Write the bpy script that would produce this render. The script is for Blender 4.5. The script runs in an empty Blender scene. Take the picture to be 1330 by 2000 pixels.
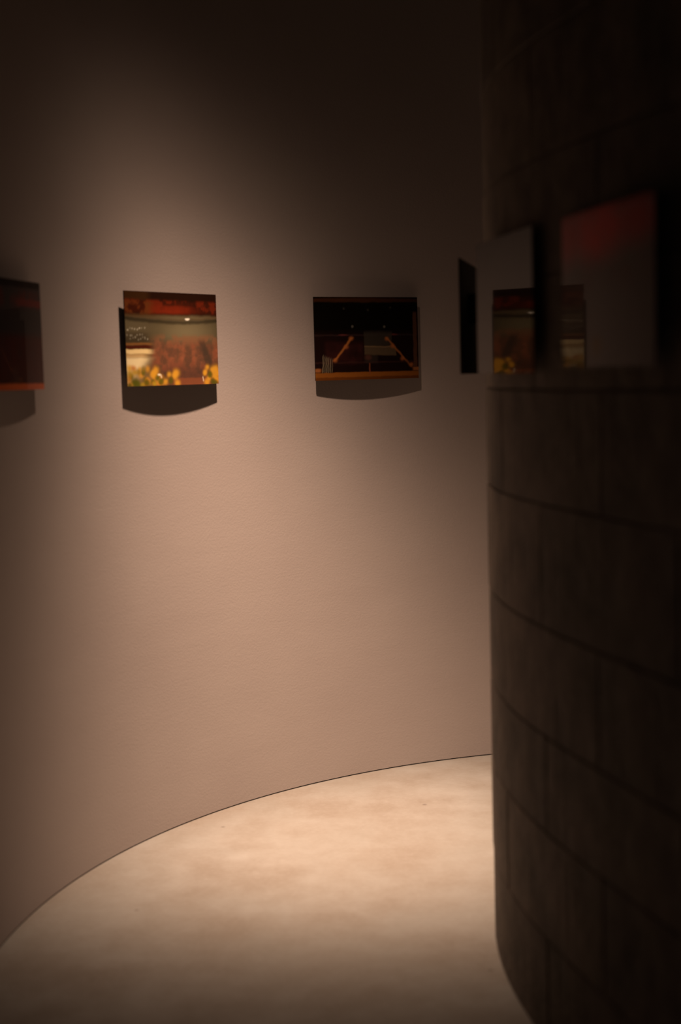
import bpy, bmesh, math, random
import numpy as np
from mathutils import Vector, Matrix

random.seed(7)
scene = bpy.context.scene
COL = scene.collection

# ------------------------------------------------------------------ camera
W, H = 1330, 2000
F_PX = 2770.0
EYE = 1.5
pitch = math.atan(265.0 / F_PX)
roll = 0.027
fwd = Vector((0, math.cos(pitch), -math.sin(pitch)))
up0 = Vector((0, math.sin(pitch), math.cos(pitch)))
rt0 = Vector((1, 0, 0))
rt = rt0 * math.cos(roll) - up0 * math.sin(roll)
up = rt0 * math.sin(roll) + up0 * math.cos(roll)
cam_data = bpy.data.cameras.new('camera')
cam = bpy.data.objects.new('camera', cam_data)
COL.objects.link(cam)
m = Matrix((rt, up, -fwd)).transposed().to_4x4()
m.translation = Vector((0, 0, EYE))
cam.matrix_world = m
cam_data.sensor_fit = 'VERTICAL'
cam_data.sensor_height = 36.0
cam_data.lens = F_PX / H * 36.0
cam_data.clip_start = 0.05
cam_data.dof.use_dof = True
cam_data.dof.focus_distance = 5.35
cam_data.dof.aperture_fstop = 1.35
scene.camera = cam

# ------------------------------------------------------------------ world, light, exposure
world = bpy.data.worlds.new('world')
scene.world = world
world.use_nodes = True
bg = world.node_tree.nodes['Background']
bg.inputs[0].default_value = (1.0, 0.82, 0.70, 1)
bg.inputs[1].default_value = 0.03
vs = scene.view_settings
vs.view_transform = 'Standard'
vs.look = 'None'
vs.gamma = 1.0
vs.use_curve_mapping = False
vs.exposure = 0.0

LAMP = Vector((-0.13, 4.09, 3.20))


def spot(name, loc, target, power, color, core=(16.9, 3.0), halo=(0.36, 17.6), radius=0.03):
    """reflector lamp: its beam fades with the angle from its axis (narrow core, wider halo)"""
    d = bpy.data.lights.new(name, 'SPOT')
    d.energy = power
    d.spot_size = math.radians(140)
    d.spot_blend = 0.5
    d.color = color
    d.shadow_soft_size = radius
    d.use_nodes = True
    t = d.node_tree
    em = t.nodes['Emission']
    tc = t.nodes.new('ShaderNodeTexCoord')
    sep = t.nodes.new('ShaderNodeSeparateXYZ')
    t.links.new(tc.outputs['Normal'], sep.inputs[0])

    def op(kind, a, b=None):
        x = t.nodes.new('ShaderNodeMath')
        x.operation = kind
        for k, v in enumerate((a, b)):
            if v is None: continue
            if isinstance(v, (int, float)): x.inputs[k].default_value = v
            else: t.links.new(v, x.inputs[k])
        return x.outputs[0]
    ang = op('MULTIPLY', op('ARCCOSINE', op('MINIMUM', op('ABSOLUTE', sep.outputs[2]), 0.999999)), 180 / math.pi)
    c = op('EXPONENT', op('MULTIPLY', op('POWER', op('DIVIDE', ang, core[0]), core[1]), -1.0))
    h = op('EXPONENT', op('MULTIPLY', op('POWER', op('DIVIDE', ang, halo[1]), 2.0), -1.0))
    t.links.new(op('ADD', c, op('MULTIPLY', h, halo[0])), em.inputs['Strength'])
    o = bpy.data.objects.new(name, d)
    COL.objects.link(o)
    o.location = loc
    o.rotation_euler = (Vector(target) - Vector(loc)).to_track_quat('-Z', 'Y').to_euler()
    return o


spot('ceiling_spotlight', LAMP, (0.02, 4.64, 0.0), 1080, (1.0, 0.665, 0.46))


# ------------------------------------------------------------------ helpers
def srgb(r, g, b):
    f = lambda c: (c / 255) / 12.92 if c / 255 <= 0.04045 else ((c / 255 + 0.055) / 1.055) ** 2.4
    return (f(r), f(g), f(b))


def tag(o, label=None, cat=None, group=None, kind=None):
    if label: o['label'] = label
    if cat: o['category'] = cat
    if group: o['group'] = group
    if kind: o['kind'] = kind
    return o


def link(name, me, mat=None, parent=None):
    o = bpy.data.objects.new(name, me)
    COL.objects.link(o)
    if mat is not None and not me.materials: me.materials.append(mat)
    if parent is not None: o.parent = parent
    return o


class Nodes:
    def __init__(self, name):
        self.m = bpy.data.materials.new(name)
        self.m.use_nodes = True
        self.t = self.m.node_tree
        self.b = self.t.nodes['Principled BSDF']

    def n(self, typ, **kw):
        x = self.t.nodes.new(typ)
        for k, v in kw.items():
            if k in x.inputs: x.inputs[k].default_value = v
            else: setattr(x, k, v)
        return x

    def l(self, a, b): self.t.links.new(a, b)

    def coords(self, scale=(1, 1, 1)):
        tc = self.n('ShaderNodeTexCoord')
        mp = self.n('ShaderNodeMapping')
        mp.inputs['Scale'].default_value = scale
        self.l(tc.outputs['Object'], mp.inputs[0])
        return mp.outputs[0]

    def noise(self, vec, scale, detail=4, rough=0.55):
        x = self.n('ShaderNodeTexNoise')
        x.inputs['Scale'].default_value = scale
        x.inputs['Detail'].default_value = detail
        x.inputs['Roughness'].default_value = rough
        self.l(vec, x.inputs['Vector'])
        return x.outputs['Fac']

    def ramp(self, fac, stops):
        r = self.n('ShaderNodeValToRGB')
        e = r.color_ramp.elements
        while len(e) < len(stops): e.new(0.5)
        for i, (p, c) in enumerate(stops):
            e[i].position = p
            e[i].color = (*c, 1)
        self.l(fac, r.inputs[0])
        return r.outputs[0]

    def mix(self, fac, a, b, mode='MIX'):
        x = self.n('ShaderNodeMix', data_type='RGBA', blend_type=mode)
        for sock, v in ((x.inputs[0], fac), (x.inputs[6], a), (x.inputs[7], b)):
            if isinstance(v, (int, float)): sock.default_value = v
            elif isinstance(v, tuple): sock.default_value = (*v, 1)
            else: self.l(v, sock)
        return x.outputs[2]

    def bump(self, hgt, strength, dist, prev=None):
        x = self.n('ShaderNodeBump')
        x.inputs['Strength'].default_value = strength
        x.inputs['Distance'].default_value = dist
        self.l(hgt, x.inputs['Height'])
        if prev is not None: self.l(prev, x.inputs['Normal'])
        return x.outputs[0]


# ------------------------------------------------------------------ materials
def mat_plaster():
    k = Nodes('wall_plaster')
    v = k.coords()
    big = k.noise(v, 1.3, 3)
    vs_ = k.coords((1.0, 1.0, 4.0))
    sweep = k.noise(vs_, 2.2, 4, 0.6)
    fine = k.noise(v, 140, 3)
    c = k.ramp(big, [(0.35, (0.360, 0.316, 0.305)), (0.65, (0.388, 0.344, 0.330))])
    c = k.mix(k.ramp(sweep, [(0.35, (0.0, 0.0, 0.0)), (0.7, (0.2, 0.2, 0.2))]), c, (0.345, 0.30, 0.285))
    k.l(c, k.b.inputs['Base Color'])
    k.b.inputs['Roughness'].default_value = 0.85
    k.b.inputs['Specular IOR Level'].default_value = 0.25
    n = k.bump(fine, 0.25, 0.002)
    n = k.bump(sweep, 0.05, 0.01, n)
    k.l(n, k.b.inputs['Normal'])
    return k.m


def mat_floor():
    k = Nodes('floor_concrete')
    v = k.coords()
    big = k.noise(v, 1.6, 5, 0.6)
    vs_ = k.coords((1.0, 0.9, 1.0))
    mid = k.noise(vs_, 3.6, 6, 0.62)
    fine = k.noise(v, 60, 5, 0.7)
    c = k.ramp(big, [(0.3, (0.205, 0.192, 0.172)), (0.5, (0.25, 0.243, 0.228)), (0.7, (0.285, 0.278, 0.264))])
    c = k.mix(k.ramp(mid, [(0.38, (0, 0, 0)), (0.64, (0.85, 0.85, 0.85))]), c, (0.195, 0.172, 0.148))
    c = k.mix(k.ramp(fine, [(0.45, (0, 0, 0)), (0.8, (0.25, 0.25, 0.25))]), c, (0.33, 0.32, 0.30))
    # small dark pits
    vo = k.n('ShaderNodeTexVoronoi')
    vo.inputs['Scale'].default_value = 3.2
    k.l(v, vo.inputs['Vector'])
    c = k.mix(k.ramp(vo.outputs['Distance'], [(0.018, (0.6, 0.6, 0.6)), (0.035, (0, 0, 0))]), c, (0.09, 0.07, 0.06))
    k.l(c, k.b.inputs['Base Color'])
    k.l(k.ramp(mid, [(0.3, (0.5, 0.5, 0.5)), (0.7, (0.72, 0.72, 0.72))]), k.b.inputs['Roughness'])
    k.b.inputs['Specular IOR Level'].default_value = 0.3
    n = k.bump(mid, 0.06, 0.008)
    n = k.bump(fine, 0.15, 0.0015, n)
    k.l(n, k.b.inputs['Normal'])
    return k.m


def mat_block():
    k = Nodes('dark_concrete_block')
    v = k.coords()
    info = k.n('ShaderNodeObjectInfo')
    mott = k.noise(v, 7.0, 6, 0.65)
    pits = k.noise(v, 26, 4, 0.6)
    c = k.ramp(mott, [(0.3, (0.065, 0.053, 0.044)), (0.7, (0.20, 0.165, 0.136))])
    tone = k.ramp(info.outputs['Random'], [(0.0, (0.72, 0.70, 0.68)), (1.0, (1.15, 1.12, 1.08))])
    c = k.mix(1.0, c, tone, 'MULTIPLY')
    c = k.mix(k.ramp(pits, [(0.66, (0, 0, 0)), (0.76, (0.7, 0.7, 0.7))]), c, (0.20, 0.18, 0.15))
    k.l(c, k.b.inputs['Base Color'])
    k.b.inputs['Roughness'].default_value = 0.8
    # combed vertical relief
    wv = k.coords((55, 55, 0.8))
    comb = k.noise(wv, 1.0, 2)
    n = k.bump(mott, 0.6, 0.02)
    n = k.bump(comb, 0.7, 0.006, n)
    n = k.bump(pits, 0.3, 0.004, n)
    k.l(n, k.b.inputs['Normal'])
    return k.m


def mat_plain(name, col, rough=0.6, spec=0.5, scale=40, bump=0.05):
    k = Nodes(name)
    v = k.coords()
    f = k.noise(v, scale, 3)
    k.l(k.ramp(f, [(0.3, tuple(x * 0.88 for x in col)), (0.7, tuple(min(1, x * 1.1) for x in col))]), k.b.inputs['Base Color'])
    k.b.inputs['Roughness'].default_value = rough
    k.b.inputs['Specular IOR Level'].default_value = spec
    k.l(k.bump(f, bump, 0.002), k.b.inputs['Normal'])
    return k.m


def mat_print():
    k = Nodes('glossy_print')
    a = k.n('ShaderNodeAttribute')
    a.attribute_name = 'ink'
    k.l(a.outputs['Color'], k.b.inputs['Base Color'])
    k.b.inputs['Roughness'].default_value = 0.03
    k.b.inputs['IOR'].default_value = 1.12
    return k.m


M_PLASTER = mat_plaster()
M_FLOOR = mat_floor()
M_BLOCK = mat_block()
M_MORTAR = mat_plain('dark_mortar', (0.08, 0.068, 0.056), 0.95, 0.2)
M_GAP = mat_plain('shadow_gap_filler', (0.05, 0.042, 0.036), 0.95, 0.1)
M_CEIL = mat_plain('ceiling_paint', (0.06, 0.055, 0.05), 0.9, 0.2)
M_BACK = mat_plain('black_backing_board', (0.008, 0.008, 0.008), 0.9, 0.1)
M_EDGE = mat_plain('panel_edge', (0.01, 0.0095, 0.009), 0.8, 0.1)
M_MOUNT = mat_plain('mount_metal', (0.10, 0.10, 0.10), 0.4, 0.5)
M_PRINT = mat_print()

# ------------------------------------------------------------------ plan curves (X right, Y away)
OC = Vector((1.0946, 3.4917))
OR = 2.046
CEIL_Z = 3.35
GAP = 0.004


def outer_curve():
    pts = [(OC.x - OR, y) for y in np.linspace(-1.6, OC.y - 0.05, 24)]
    for a in np.linspace(180, 40, 160):
        t = math.radians(a)
        pts.append((OC.x + OR * math.cos(t), OC.y + OR * math.sin(t)))
    return [Vector(p) for p in pts]


def inner_curve():
    """dark convex wall, from the near end to the far end"""
    ys = [0.0, 1.5, 2.6, 2.9, 3.2, 3.5, 3.7, 3.95]
    th = [-15.5, -15.5, -15.5, -14, -9, -1, 5.5, 13]
    step = 0.01
    x, y = 0.380, 3.587
    near = []
    while y > -0.6:
        near.append((x, y))
        a = math.radians(np.interp(y, ys, th))
        x -= math.sin(a) * step
        y -= math.cos(a) * step
    far = []
    x, y = 0.380, 3.587
    ang = 0
    while True:
        a = np.interp(y, ys, th) if y < 3.95 and ang < 13 else ang
        ang = a if y < 3.95 and a <= 13 else ang + math.degrees(step / 0.62)
        if ang > 92: break
        x += math.sin(math.radians(a)) * step
        y += math.cos(math.radians(a)) * step
        far.append((x, y))
    for i in range(90):
        x += step
        far.append((x, y))
    return [Vector(p) for p in near[::-1] + far]


OUT = outer_curve()
INN = inner_curve()


def offset_curve(pts, d):
    """positive d = to the left of travel"""
    r = []
    for i, p in enumerate(pts):
        t = (pts[min(i + 1, len(pts) - 1)] - pts[max(i - 1, 0)]).normalized()
        r.append(p + Vector((-t.y, t.x)) * d)
    return r


def wall_mesh(name, a, b, z0, z1, nz=1, smooth=True):
    """solid wall between plan curves a and b"""
    bm = bmesh.new()
    zs = np.linspace(z0, z1, nz + 1)
    A = [[bm.verts.new((p.x, p.y, z)) for p in a] for z in zs]
    B = [[bm.verts.new((p.x, p.y, z)) for p in b] for z in zs]
    n = len(a)
    for i in range(n - 1):
        for j in range(nz):
            bm.faces.new((A[j][i], A[j][i + 1], A[j + 1][i + 1], A[j + 1][i])).smooth = smooth
            bm.faces.new((B[j][i + 1], B[j][i], B[j + 1][i], B[j + 1][i + 1])).smooth = smooth
        bm.faces.new((A[-1][i], A[-1][i + 1], B[-1][i + 1], B[-1][i]))
        bm.faces.new((A[0][i + 1], A[0][i], B[0][i], B[0][i + 1]))
    for i in (0, n - 1):
        for j in range(nz):
            bm.faces.new((A[j][i], A[j + 1][i], B[j + 1][i], B[j][i]))
    bmesh.ops.recalc_face_normals(bm, faces=bm.faces)
    for e in bm.edges:
        if len(e.link_faces) == 2 and e.calc_face_angle(0) > 0.9: e.smooth = False
    me = bpy.data.meshes.new(name)
    bm.to_mesh(me)
    bm.free()
    return me


# ------------------------------------------------------------------ setting
def box_mesh(name, x0, x1, y0, y1, z0, z1, bev=0.0):
    bm = bmesh.new()
    bmesh.ops.create_cube(bm, size=1)
    for v in bm.verts:
        v.co = ((x0 + x1) / 2 + v.co.x * (x1 - x0), (y0 + y1) / 2 + v.co.y * (y1 - y0), (z0 + z1) / 2 + v.co.z * (z1 - z0))
    if bev > 0:
        bmesh.ops.bevel(bm, geom=bm.edges[:], offset=bev, segments=2, affect='EDGES', profile=0.6)
    me = bpy.data.meshes.new(name)
    bm.to_mesh(me)
    bm.free()
    return me


tag(link('floor', box_mesh('floor', -1.4, 3.6, -1.8, 5.9, -0.1, 0.0), M_FLOOR), kind='structure')
tag(link('ceiling', box_mesh('ceiling', -1.4, 3.6, -1.8, 5.9, CEIL_Z, CEIL_Z + 0.1), M_CEIL), kind='structure')
wl = tag(link('wall_left', wall_mesh('wall_left', OUT, offset_curve(OUT, 0.12), GAP, CEIL_Z), M_PLASTER), kind='structure')
tag(link('trim_1', wall_mesh('trim_1', offset_curve(OUT, 0.006), offset_curve(OUT, 0.10), 0.0, GAP), M_GAP), kind='structure')

# dark block wall on the right: core plus separate blocks
wr = tag(link('wall_right', wall_mesh('wall_right', offset_curve(INN, -0.004), offset_curve(INN, -0.16), 0.0, CEIL_Z), M_MORTAR), kind='structure')
cum = [0.0]
for i in range(1, len(INN)): cum.append(cum[-1] + (INN[i] - INN[i - 1]).length)
TOTAL = cum[-1]


def at_s(s):
    s = min(max(s, 0), TOTAL - 1e-4)
    i = min(np.searchsorted(cum, s), len(INN) - 1)
    i = max(i, 1)
    f = (s - cum[i - 1]) / (cum[i] - cum[i - 1])
    p = INN[i - 1].lerp(INN[i], f)
    j = int(round(i - 1 + f))
    t = Vector((0.0, 0.0))
    for q in (6, 9, 12): t += INN[min(j + q, len(INN) - 1)] - INN[max(j - q, 0)]
    t.normalize()
    return p, Vector((-t.y, t.x))          # left of travel = towards the corridor


def block(s0, s1, z0, z1, proud):
    n = max(5, 2 + int((s1 - s0) / 0.08))
    c = 0.002
    bm = bmesh.new()
    prof = [(z0, -0.006), (z0, proud - c), (z0 + c, proud), (z1 - c, proud), (z1, proud - c), (z1, -0.006)]
    rows, nrm = [], []
    for i in range(n + 1):
        s = s0 + (s1 - s0) * (i - 1) / (n - 2)
        if i == 0: s = s0
        elif i == 1: s = s0 + c
        elif i == n - 1: s = s1 - c
        elif i == n: s = s1
        p, nn = at_s(s)
        row = []
        nrm.append((nn.x, nn.y, 0.0))
        for (z, d) in prof:
            if i in (0, n) and d > -0.005: d = d - c
            q = p + nn * d
            row.append(bm.verts.new((q.x, q.y, z)))
        rows.append(row)
    for i in range(n):
        for j in range(len(prof) - 1):
            f = bm.faces.new((rows[i][j], rows[i + 1][j], rows[i + 1][j + 1], rows[i][j + 1]))
            f.smooth = (j == 2 and 0 < i < n - 1)
    bm.faces.new(rows[0])
    bm.faces.new(rows[-1][::-1])
    bmesh.ops.recalc_face_normals(bm, faces=bm.faces)
    me = bpy.data.meshes.new('block')
    bm.to_mesh(me)
    bm.free()
    # the face follows the wall's true curve: normals from the plan curve
    ns = []
    np_ = len(prof)
    for p in me.polygons:
        for li in p.loop_indices:
            if p.use_smooth: ns.append(nrm[me.loops[li].vertex_index // np_])
            else: ns.append(tuple(p.normal))
    me.normals_split_custom_set(ns)
    return me


# arc position of the upright joint seen right of the wall's edge
s_joint = min(range(len(INN)), key=lambda i: abs(INN[i].y - 3.05) + (INN[i].x > 0.8) * 9)
s_joint = cum[s_joint]
course_z = [0.0, 0.243, 0.488, 0.705, 0.945, 1.215, 1.46, 1.70, 1.945, 2.19, 2.43, 2.675, 2.92, 3.165, CEIL_Z]
BL = 0.62
for k in range(len(course_z) - 1):
    off = s_joint + (0 if k % 2 == 0 else BL / 2) + random.uniform(-0.03, 0.03) * (k != 4)
    a = off - math.ceil(off / BL) * BL
    while a < TOTAL:
        s0, s1 = max(a, 0) + 0.002, min(a + BL, TOTAL) - 0.002
        if s1 - s0 > 0.05:
            link('block', block(s0, s1, course_z[k] + 0.002, course_z[k + 1] - 0.002, random.uniform(0.0, 0.002)), M_BLOCK, wr)
        a += BL

# ------------------------------------------------------------------ photographs
rng = np.random.RandomState(3)


def vnoise(u, v, su, sv, seed=0):
    r = np.random.RandomState(seed)
    g = r.rand(64, 64)
    x = (u * su) % 63
    y = (v * sv) % 63
    xi, yi = x.astype(int), y.astype(int)
    fx, fy = x - xi, y - yi
    fx, fy = fx * fx * (3 - 2 * fx), fy * fy * (3 - 2 * fy)
    return (g[yi, xi] * (1 - fx) + g[yi, xi + 1] * fx) * (1 - fy) + (g[yi + 1, xi] * (1 - fx) + g[yi + 1, xi + 1] * fx) * fy


def fbm(u, v, s, seed=0, asp=1.4):
    return (vnoise(u, v, s * asp, s, seed) + 0.5 * vnoise(u, v, 2 * s * asp, 2 * s, seed + 1) + 0.25 * vnoise(u, v, 4 * s * asp, 4 * s, seed + 2)) / 1.75


def sm(e0, e1, x):
    t = np.clip((x - e0) / (e1 - e0), 0, 1)
    return t * t * (3 - 2 * t)


def band(x, a, b, w):
    return sm(a - w, a + w, x) * (1 - sm(b - w, b + w, x))


def blob(u, v, cu, cv, ru, rv, soft=0.5):
    d = np.sqrt(((u - cu) / ru) ** 2 + ((v - cv) / rv) ** 2)
    return 1 - sm(1 - soft, 1 + soft, d)


class Canvas:
    """u from left, v from top; colours are ink (albedo)"""
    def __init__(self, nu, nv, base):
        self.u, self.v = np.meshgrid(np.linspace(0, 1, nu), np.linspace(0, 1, nv))
        self.gu, self.gv = self.u, self.v
        self.c = np.zeros((nv, nu, 3)) + np.array(base)
        # hand-held softness: shapes are laid on slightly warped coordinates
        self.u = self.u + 0.012 * (fbm(*np.meshgrid(np.linspace(0, 1, nu), np.linspace(0, 1, nv)), 14, 90) - 0.5)
        self.v = self.v + 0.014 * (fbm(*np.meshgrid(np.linspace(0, 1, nu), np.linspace(0, 1, nv)), 14, 95) - 0.5)

    def lay(self, m, col):
        m = np.clip(m, 0, 1)[..., None]
        self.c = self.c * (1 - m) + np.array(col) * m


def art_theatre_flowers(nu=190, nv=130):
    K = Canvas(nu, nv, (0.16, 0.10, 0.045))
    u, v = K.u, K.v
    # grey-green haze in the middle
    K.lay(band(v, 0.27, 0.55, 0.03), (0.07, 0.055, 0.03))
    K.lay(band(v, 0.28, 0.55, 0.04) * blob(u, v, 0.03, 0.36, 0.22, 0.12, 0.9) * 0.8, (0.20, 0.17, 0.10))
    K.lay(blob(u, v, 0.66, 0.42, 0.30, 0.17, 1.0) * 0.9, (0.30, 0.26, 0.15))
    # the red seats
    seats = sm(0.47, 0.60, v) * sm(0.20, 0.34, u)
    n = fbm(u, v, 11, 5)
    K.lay(seats * 0.85, (0.24, 0.105, 0.06))
    K.lay(seats * sm(0.40, 0.75, n) * 0.7, (0.38, 0.125, 0.065))
    K.lay(seats * sm(0.45, 0.65, fbm(u, v, 26, 61)) * 0.4, (0.42, 0.15, 0.08))
    K.lay(seats * (1 - sm(0.30, 0.55, n)) * 0.5, (0.14, 0.075, 0.05))
    K.lay(band(v, 0.46, 0.54, 0.03) * sm(0.22, 0.4, u) * sm(0.4, 0.6, n) * 0.6, (0.36, 0.16, 0.08))
    K.lay(blob(u, v, 0.62, 0.90, 0.32, 0.10, 0.8) * 0.7, (0.09, 0.05, 0.04))
    # slanting aisle on the right
    K.lay(band(u - (v - 0.5) * 0.30, 0.77, 0.85, 0.02) * sm(0.48, 0.56, v) * 0.75, (0.075, 0.06, 0.045))
    # top: dark, with the red curtain band
    K.lay(1 - sm(0.22, 0.27, v), (0.03, 0.012, 0.007))
    K.lay((1 - sm(0.07, 0.11, v)) * (1 - sm(0.2, 0.3, u)), (0.065, 0.028, 0.01))
    nr = 0.6 * fbm(u, v, 12, 21) + 0.4 * fbm(u, v, 24, 27)
    K.lay(band(v + 0.0 * u, 0.09, 0.225, 0.025) * (0.25 + 0.9 * sm(0.38, 0.6, nr)) * (1 - 0.75 * band(u, 0.70, 0.77, 0.02)), (0.20, 0.028, 0.010))
    K.lay(band(v, 0.10, 0.24, 0.03) * (1 - sm(0.22, 0.34, u)) * sm(0.35, 0.6, nr) * 0.8, (0.17, 0.060, 0.016))
    K.lay(band(v, 0.14, 0.23, 0.02) * blob(u, v, 0.52, 0.19, 0.20, 0.07, 0.8) * 0.8, (0.30, 0.035, 0.012))
    # balcony front line
    arc = 0.245 + 0.045 * (1 - ((u - 0.55) / 0.6) ** 2)
    K.lay(band(v, arc - 0.006, arc + 0.006, 0.006) * (0.5 + 0.5 * sm(0.0, 0.5, u)) * 0.7, (0.16, 0.10, 0.05))
    K.lay(band(v, arc + 0.012, arc + 0.05, 0.015) * 0.7, (0.03, 0.024, 0.014))
    # strings of small lamps
    r = np.random.RandomState(8)
    for cv, c0 in ((0.395, 0.02), (0.47, 0.02), (0.50, 0.05)):
        for i in range(8):
            cu = c0 + i * 0.025 + r.uniform(-0.006, 0.006)
            K.lay(blob(u, v, cu, cv + r.uniform(-0.015, 0.015), 0.006, 0.009, 0.6) * r.uniform(0.4, 0.95), (0.62, 0.62, 0.5))
    K.lay(band(v, 0.43, 0.53, 0.02) * (1 - sm(0.19, 0.27, u)) * 0.35, (0.05, 0.035, 0.022))
    # orange, dark red and cream bands, left
    fade = 1 - sm(0.22, 0.31, u)
    K.lay(band(v, 0.545, 0.565, 0.008) * fade * 0.9, (0.34, 0.15, 0.045))
    K.lay(band(v, 0.57, 0.605, 0.006) * fade, (0.10, 0.02, 0.01))
    K.lay(band(v, 0.61, 0.66, 0.008) * (1 - sm(0.20, 0.32, u)), (0.74, 0.60, 0.30))
    K.lay(band(v, 0.66, 0.70, 0.01) * (1 - sm(0.15, 0.30, u)) * 0.9, (0.56, 0.40, 0.18))
    K.lay(sm(0.68, 0.72, v) * (1 - sm(0.15, 0.33, u + (v - 0.7) * 0.6)) * 0.95, (0.78, 0.68, 0.40))
    K.lay(sm(0.78, 0.9, v) * (1 - sm(0.25, 0.40, u)) * 0.6, (0.35, 0.24, 0.09))
    # stage edge
    K.lay(sm(0.915, 0.935, v) * sm(0.4, 0.55, u) * 0.8, (0.34, 0.11, 0.05))
    # small white ellipse
    K.lay(blob(u, v, 0.665, 0.283, 0.024, 0.012, 0.5), (1.0, 1.0, 0.9))
    # yellow flowers with green leaves
    r = np.random.RandomState(11)
    for i in range(42):
        cu = r.uniform(0, 0.36)
        cv = r.uniform(0.86 - 0.05 * (cu < 0.33), 1.0)
        if r.rand() < 0.25: K.lay(blob(u, v, cu, cv + 0.03, 0.022, 0.03, 0.6) * 0.85, (0.15, 0.16, 0.02))
        else: K.lay(blob(u, v, cu, cv, r.uniform(0.016, 0.034), r.uniform(0.022, 0.04), 0.8) * 0.85, (0.60 * r.uniform(0.6, 1.1), 0.32 * r.uniform(0.6, 1.1), 0.03))
    for cu, cv, rr in ((0.30, 0.84, 0.035), (0.27, 0.88, 0.03), (0.44, 0.885, 0.025), (0.52, 0.87, 0.036), (0.50, 0.90, 0.03), (0.40, 0.96, 0.03), (0.53, 0.98, 0.03),
                       (0.85, 0.86, 0.022), (0.87, 0.81, 0.022), (0.93, 0.85, 0.035), (0.97, 0.83, 0.035), (0.95, 0.91, 0.03), (0.98, 0.95, 0.03), (0.89, 0.93, 0.028), (0.86, 0.98, 0.03), (0.99, 0.88, 0.03), (0.84, 0.88, 0.02)):
        K.lay(blob(u, v, cu, cv, rr, rr * 1.3, 0.8) * 0.852, (0.64, 0.33, 0.03))
    for cu, cv in ((0.46, 0.95), (0.35, 0.96), (0.93, 0.97), (0.96, 0.99), (0.08, 0.95), (0.20, 0.97), (0.90, 0.89)):
        K.lay(blob(u, v, cu, cv, 0.025, 0.035, 0.6) * 0.8, (0.13, 0.14, 0.015))
    # glasses of water catching light
    K.lay(blob(u, v, 0.335, 0.885, 0.018, 0.009, 0.5), (0.85, 0.8, 0.6))
    K.lay(blob(u, v, 0.355, 0.90, 0.007, 0.018, 0.5), (0.7, 0.6, 0.4))
    K.lay(band(u - (v - 0.93) * 0.12, 0.817, 0.823, 0.003) * band(v, 0.91, 0.965, 0.01), (0.85, 0.8, 0.6))
    g = 0.62 + 0.38 * sm(0.30, 0.62, K.c.max(axis=2))
    K.c *= g[..., None]
    return K


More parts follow.
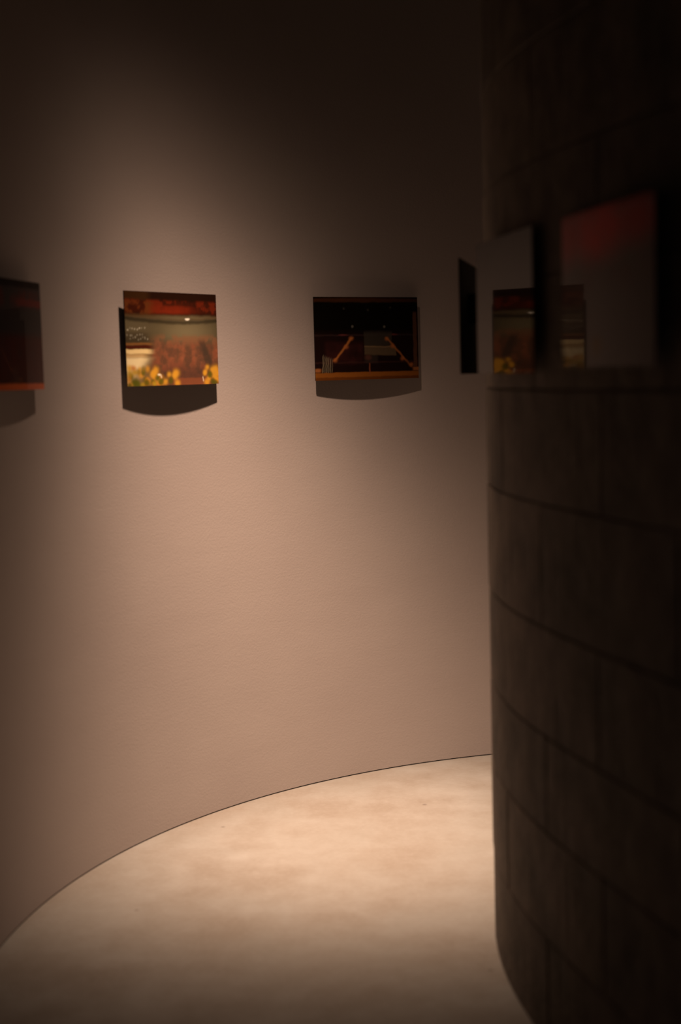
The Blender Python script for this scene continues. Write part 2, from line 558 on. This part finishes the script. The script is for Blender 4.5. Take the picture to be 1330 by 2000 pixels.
def art_stage_rails(nu=190, nv=130):
    K = Canvas(nu, nv, (0.004, 0.003, 0.002))
    u, v = K.u, K.v
    K.lay(band(v, 0.02, 0.06, 0.012) * (0.6 + 0.4 * fbm(u, v, 6, 2)), (0.055, 0.018, 0.006))
    K.lay(blob(u, v, 0.47, 0.03, 0.35, 0.03, 0.8) * 0.5, (0.07, 0.028, 0.01))
    # rows of seats, barely visible
    K.lay(band(v, 0.42, 0.93, 0.05) * 0.6, (0.016, 0.006, 0.006))
    K.lay(band(v, 0.55, 0.80, 0.05) * band(u, 0.10, 0.46, 0.03) * 0.6 * fbm(u, v, 10, 9), (0.07, 0.018, 0.018))
    K.lay(band(v, 0.45, 0.47, 0.006) * 0.35, (0.05, 0.03, 0.03))
    for cu in (0.27, 0.75): K.lay(blob(u, v, cu, 0.455, 0.04, 0.01, 0.7) * 0.7, (0.13, 0.03, 0.03))
    # small house lights
    for cu, cv in ((0.36, 0.355), (0.665, 0.36), (0.51, 0.155), (0.28, 0.14), (0.73, 0.13)):
        K.lay(blob(u, v, cu, cv, 0.010, 0.014, 0.7) * (0.5 if cv > 0.3 else 0.12), (0.22, 0.22, 0.19))
    # grey rectangle right of the middle
    K.lay(band(u, 0.468, 0.74, 0.004) * band(v, 0.42, 0.60, 0.03) * 0.8, (0.040, 0.034, 0.027))
    K.lay(band(u, 0.468, 0.78, 0.004) * band(v - 0.05 * (u - 0.47), 0.585, 0.70, 0.012), (0.085, 0.060, 0.036))
    K.lay(band(u, 0.468, 0.72, 0.004) * band(v - 0.05 * (u - 0.47), 0.59, 0.605, 0.005) * 0.7, (0.16, 0.11, 0.06))
    K.lay(band(u, 0.468, 0.60, 0.01) * band(v, 0.70, 0.80, 0.02) * 0.7, (0.032, 0.024, 0.02))
    K.lay(blob(u, v, 0.505, 0.73, 0.03, 0.03, 0.7) * 0.6, (0.11, 0.04, 0.03))
    # handrails lit orange
    K.lay(band(u + (v - 0.5) * 0.62, 0.335, 0.358, 0.012) * band(v, 0.49, 0.77, 0.01), (0.34, 0.12, 0.03))
    K.lay(band(u - (v - 0.5) * 0.66, 0.683, 0.702, 0.012) * band(v, 0.49, 0.86, 0.015) * (1 - 0.6 * sm(0.74, 0.86, v)), (0.28, 0.095, 0.026))
    for cu, cv in ((0.345, 0.50), (0.295, 0.60), (0.19, 0.76), (0.69, 0.51), (0.745, 0.60), (0.84, 0.75), (0.93, 0.83)):
        K.lay(blob(u, v, cu, cv, 0.018, 0.022, 0.9) * 0.7, (0.38, 0.12, 0.035))
    K.lay(band(v, 0.78, 0.80, 0.005) * 0.3, (0.06, 0.025, 0.02))
    # pale uprights at the left
    r = np.random.RandomState(4)
    for i in range(6):
        cu = 0.075 + i * 0.017
        K.lay(band(u + (v - 0.8) * 0.05, cu - 0.002, cu + 0.002, 0.0035) * band(v, 0.70 + 0.01 * i, 0.91, 0.02) * r.uniform(0.3, 0.8), (0.42, 0.36, 0.24))
    # stage front
    K.lay(sm(0.90, 0.915, v), (0.21, 0.072, 0.012))
    K.lay(sm(0.955, 0.975, v), (0.11, 0.035, 0.007))
    K.lay(band(v, 0.86, 0.90, 0.01) * ((1 - sm(0.04, 0.07, u)) + sm(0.93, 0.96, u)) * 0.9, (0.30, 0.11, 0.035))
    K.lay(band(u, 0.513, 0.525, 0.004) * band(v, 0.80, 0.93, 0.01) * 0.9, (0.20, 0.06, 0.03))
    # brownish reflection along the right edge, painted into the ink
    K.lay(band(u, 0.952, 0.99, 0.006) * band(v, 0.18, 0.86, 0.02) * 0.8, (0.10, 0.045, 0.025))
    return K


def art_red_hall(nu=150, nv=110):
    """dark hall, red seats top right, orange stage edge below"""
    K = Canvas(nu, nv, (0.05, 0.042, 0.042))
    u, v = K.u, K.v
    n = fbm(u, v, 9, 31)
    K.lay(1 - sm(0.05, 0.08, v), (0.02, 0.014, 0.012))
    K.lay(band(v, 0.09, 0.24, 0.05) * sm(0.30, 0.75, n) * 0.7, (0.13, 0.03, 0.026))
    K.lay(band(v, 0.17, 0.235, 0.012) * sm(0.55, 0.7, u) * 0.8, (0.17, 0.035, 0.03))
    K.lay(sm(0.45, 0.55, v) * (0.5 + 0.5 * n), (0.085, 0.03, 0.026))
    K.lay(sm(0.935, 0.95, v), (0.55, 0.13, 0.05))
    return K


def art_red_curtain(nu=150, nv=110):
    K = Canvas(nu, nv, (0.22, 0.185, 0.18))
    u, v = K.u, K.v
    n = fbm(u, v, 7, 41)
    K.lay(1 - sm(0.02, 0.05, v), (0.1, 0.05, 0.05))
    K.lay(blob(u, v, 0.42, 0.14, 0.30, 0.17, 0.7) * (0.6 + 0.6 * n), (0.95, 0.07, 0.07))
    K.lay(blob(u, v, 0.86, 0.13, 0.16, 0.13, 0.8) * 0.7, (0.7, 0.06, 0.06))
    K.lay(blob(u, v, 0.05, 0.14, 0.12, 0.16, 0.8) * 0.8, (0.7, 0.06, 0.06))
    K.lay(band(v, 0.30, 0.5, 0.12) * 0.5 * n, (0.25, 0.09, 0.08))
    K.lay(blob(u, v, 0.40, 0.86, 0.06, 0.06, 0.8) * 0.7, (0.28, 0.15, 0.03))
    return K


def art_dim_stage(nu=110, nv=80):
    K = Canvas(nu, nv, (0.03, 0.024, 0.024))
    u, v = K.u, K.v
    n = fbm(u, v, 8, 51)
    K.lay(sm(0.4, 0.8, v) * n * 0.6, (0.06, 0.028, 0.02))
    return K


def print_mesh(K, w, h, y):
    nv, nu = K.u.shape
    me = bpy.data.meshes.new('print')
    X = (K.gu.ravel() - 0.5) * w
    Z = (1 - K.gv.ravel()) * h
    co = np.stack([X, np.full_like(X, y), Z], 1)
    idx = np.arange(nu * nv).reshape(nv, nu)
    q = np.stack([idx[1:, :-1], idx[1:, 1:], idx[:-1, 1:], idx[:-1, :-1]], -1).reshape(-1, 4)
    me.from_pydata(co.tolist(), [], q.tolist())
    at = me.color_attributes.new('ink', 'FLOAT_COLOR', 'POINT')
    rgba = np.concatenate([K.c.reshape(-1, 3), np.ones((nu * nv, 1))], 1).astype(np.float32)
    at.data.foreach_set('color', rgba.ravel())
    return me


def photo_panel(art, mid, normal, z0, w, h, gap_mid, label):
    """local -Y faces the room; origin at the middle of the bottom edge on the picture plane"""
    root = bpy.data.objects.new('photo_panel', None)
    COL.objects.link(root)
    root.empty_display_size = 0.1
    nrm = Vector(normal).normalized()
    root.location = (mid[0], mid[1], z0)
    root.rotation_euler = (0, 0, math.atan2(nrm.y, nrm.x) + math.pi / 2)
    tag(root, label, 'photograph')
    T = 0.004
    link('print', print_mesh(art, w, h, 0.0), M_PRINT, root)
    link('backing_board', box_mesh('backing_board', -w / 2, w / 2, 0.0004, T, 0.0, h, 0.0006), M_EDGE, root)
    # hanging rail behind, reaching the wall
    g = gap_mid - T
    link('hanging_rail', box_mesh('hanging_rail', -w * 0.13, w * 0.13, T, T + g - 0.001, h * 0.45, h * 0.72, 0.001), M_BACK, root)
    return root


PW, PH = 0.44, 0.30


def on_outer(art, phi, z0, label, g=0.027, w=PW, h=PH):
    a = math.radians(phi)
    d = math.sqrt((OR - g) ** 2 - (w / 2) ** 2)
    mid = (OC.x + d * math.cos(a), OC.y + d * math.sin(a))
    # local x must run left to right for the viewer: normal towards the centre
    return photo_panel(art, mid, (-math.cos(a), -math.sin(a)), z0, w, h, OR - d, label)


def on_inner(art, x, y, th, z0, label, w=PW, h=PH):
    a = math.radians(th)
    n = Vector((-math.cos(a), math.sin(a)))        # towards the corridor
    # distance from the panel plane back to the wall
    best = 1.0
    for p in INN:
        r = p - Vector((x, y))
        if abs(r.dot(Vector((math.sin(a), math.cos(a))))) < w * 0.13: best = min(best, -r.dot(n))
    print('inner gap', round(best, 4))
    return photo_panel(art, (x, y), n, z0, w, h, max(best, 0.008), label)


on_outer(art_red_hall(), 169.7, 1.486, 'glossy photograph with orange bottom strip on the pale curved wall, at the left picture edge', w=0.46)
on_outer(art_theatre_flowers(), 144.1, 1.486, 'glossy theatre photograph with yellow flowers and red seats on the pale curved wall')
on_outer(art_stage_rails(), 119.2, 1.486, 'nearly black glossy photograph with two slanting orange handrails on the pale curved wall')
on_inner(art_red_curtain(), 0.506, 2.68, -12.0, 1.504, 'largest glossy photograph on the dark block wall, with a red glow along its top')
on_inner(art_dim_stage(), 0.379, 3.23, -10.1, 1.497, w=0.43, h=0.307, label='greyish glossy photograph at the edge of the dark block wall, reflecting a flower picture')
on_inner(art_dim_stage(), 0.368, 3.93, 12.0, 1.497, 'photograph turned away beyond the edge of the dark wall, only its black back strip showing')
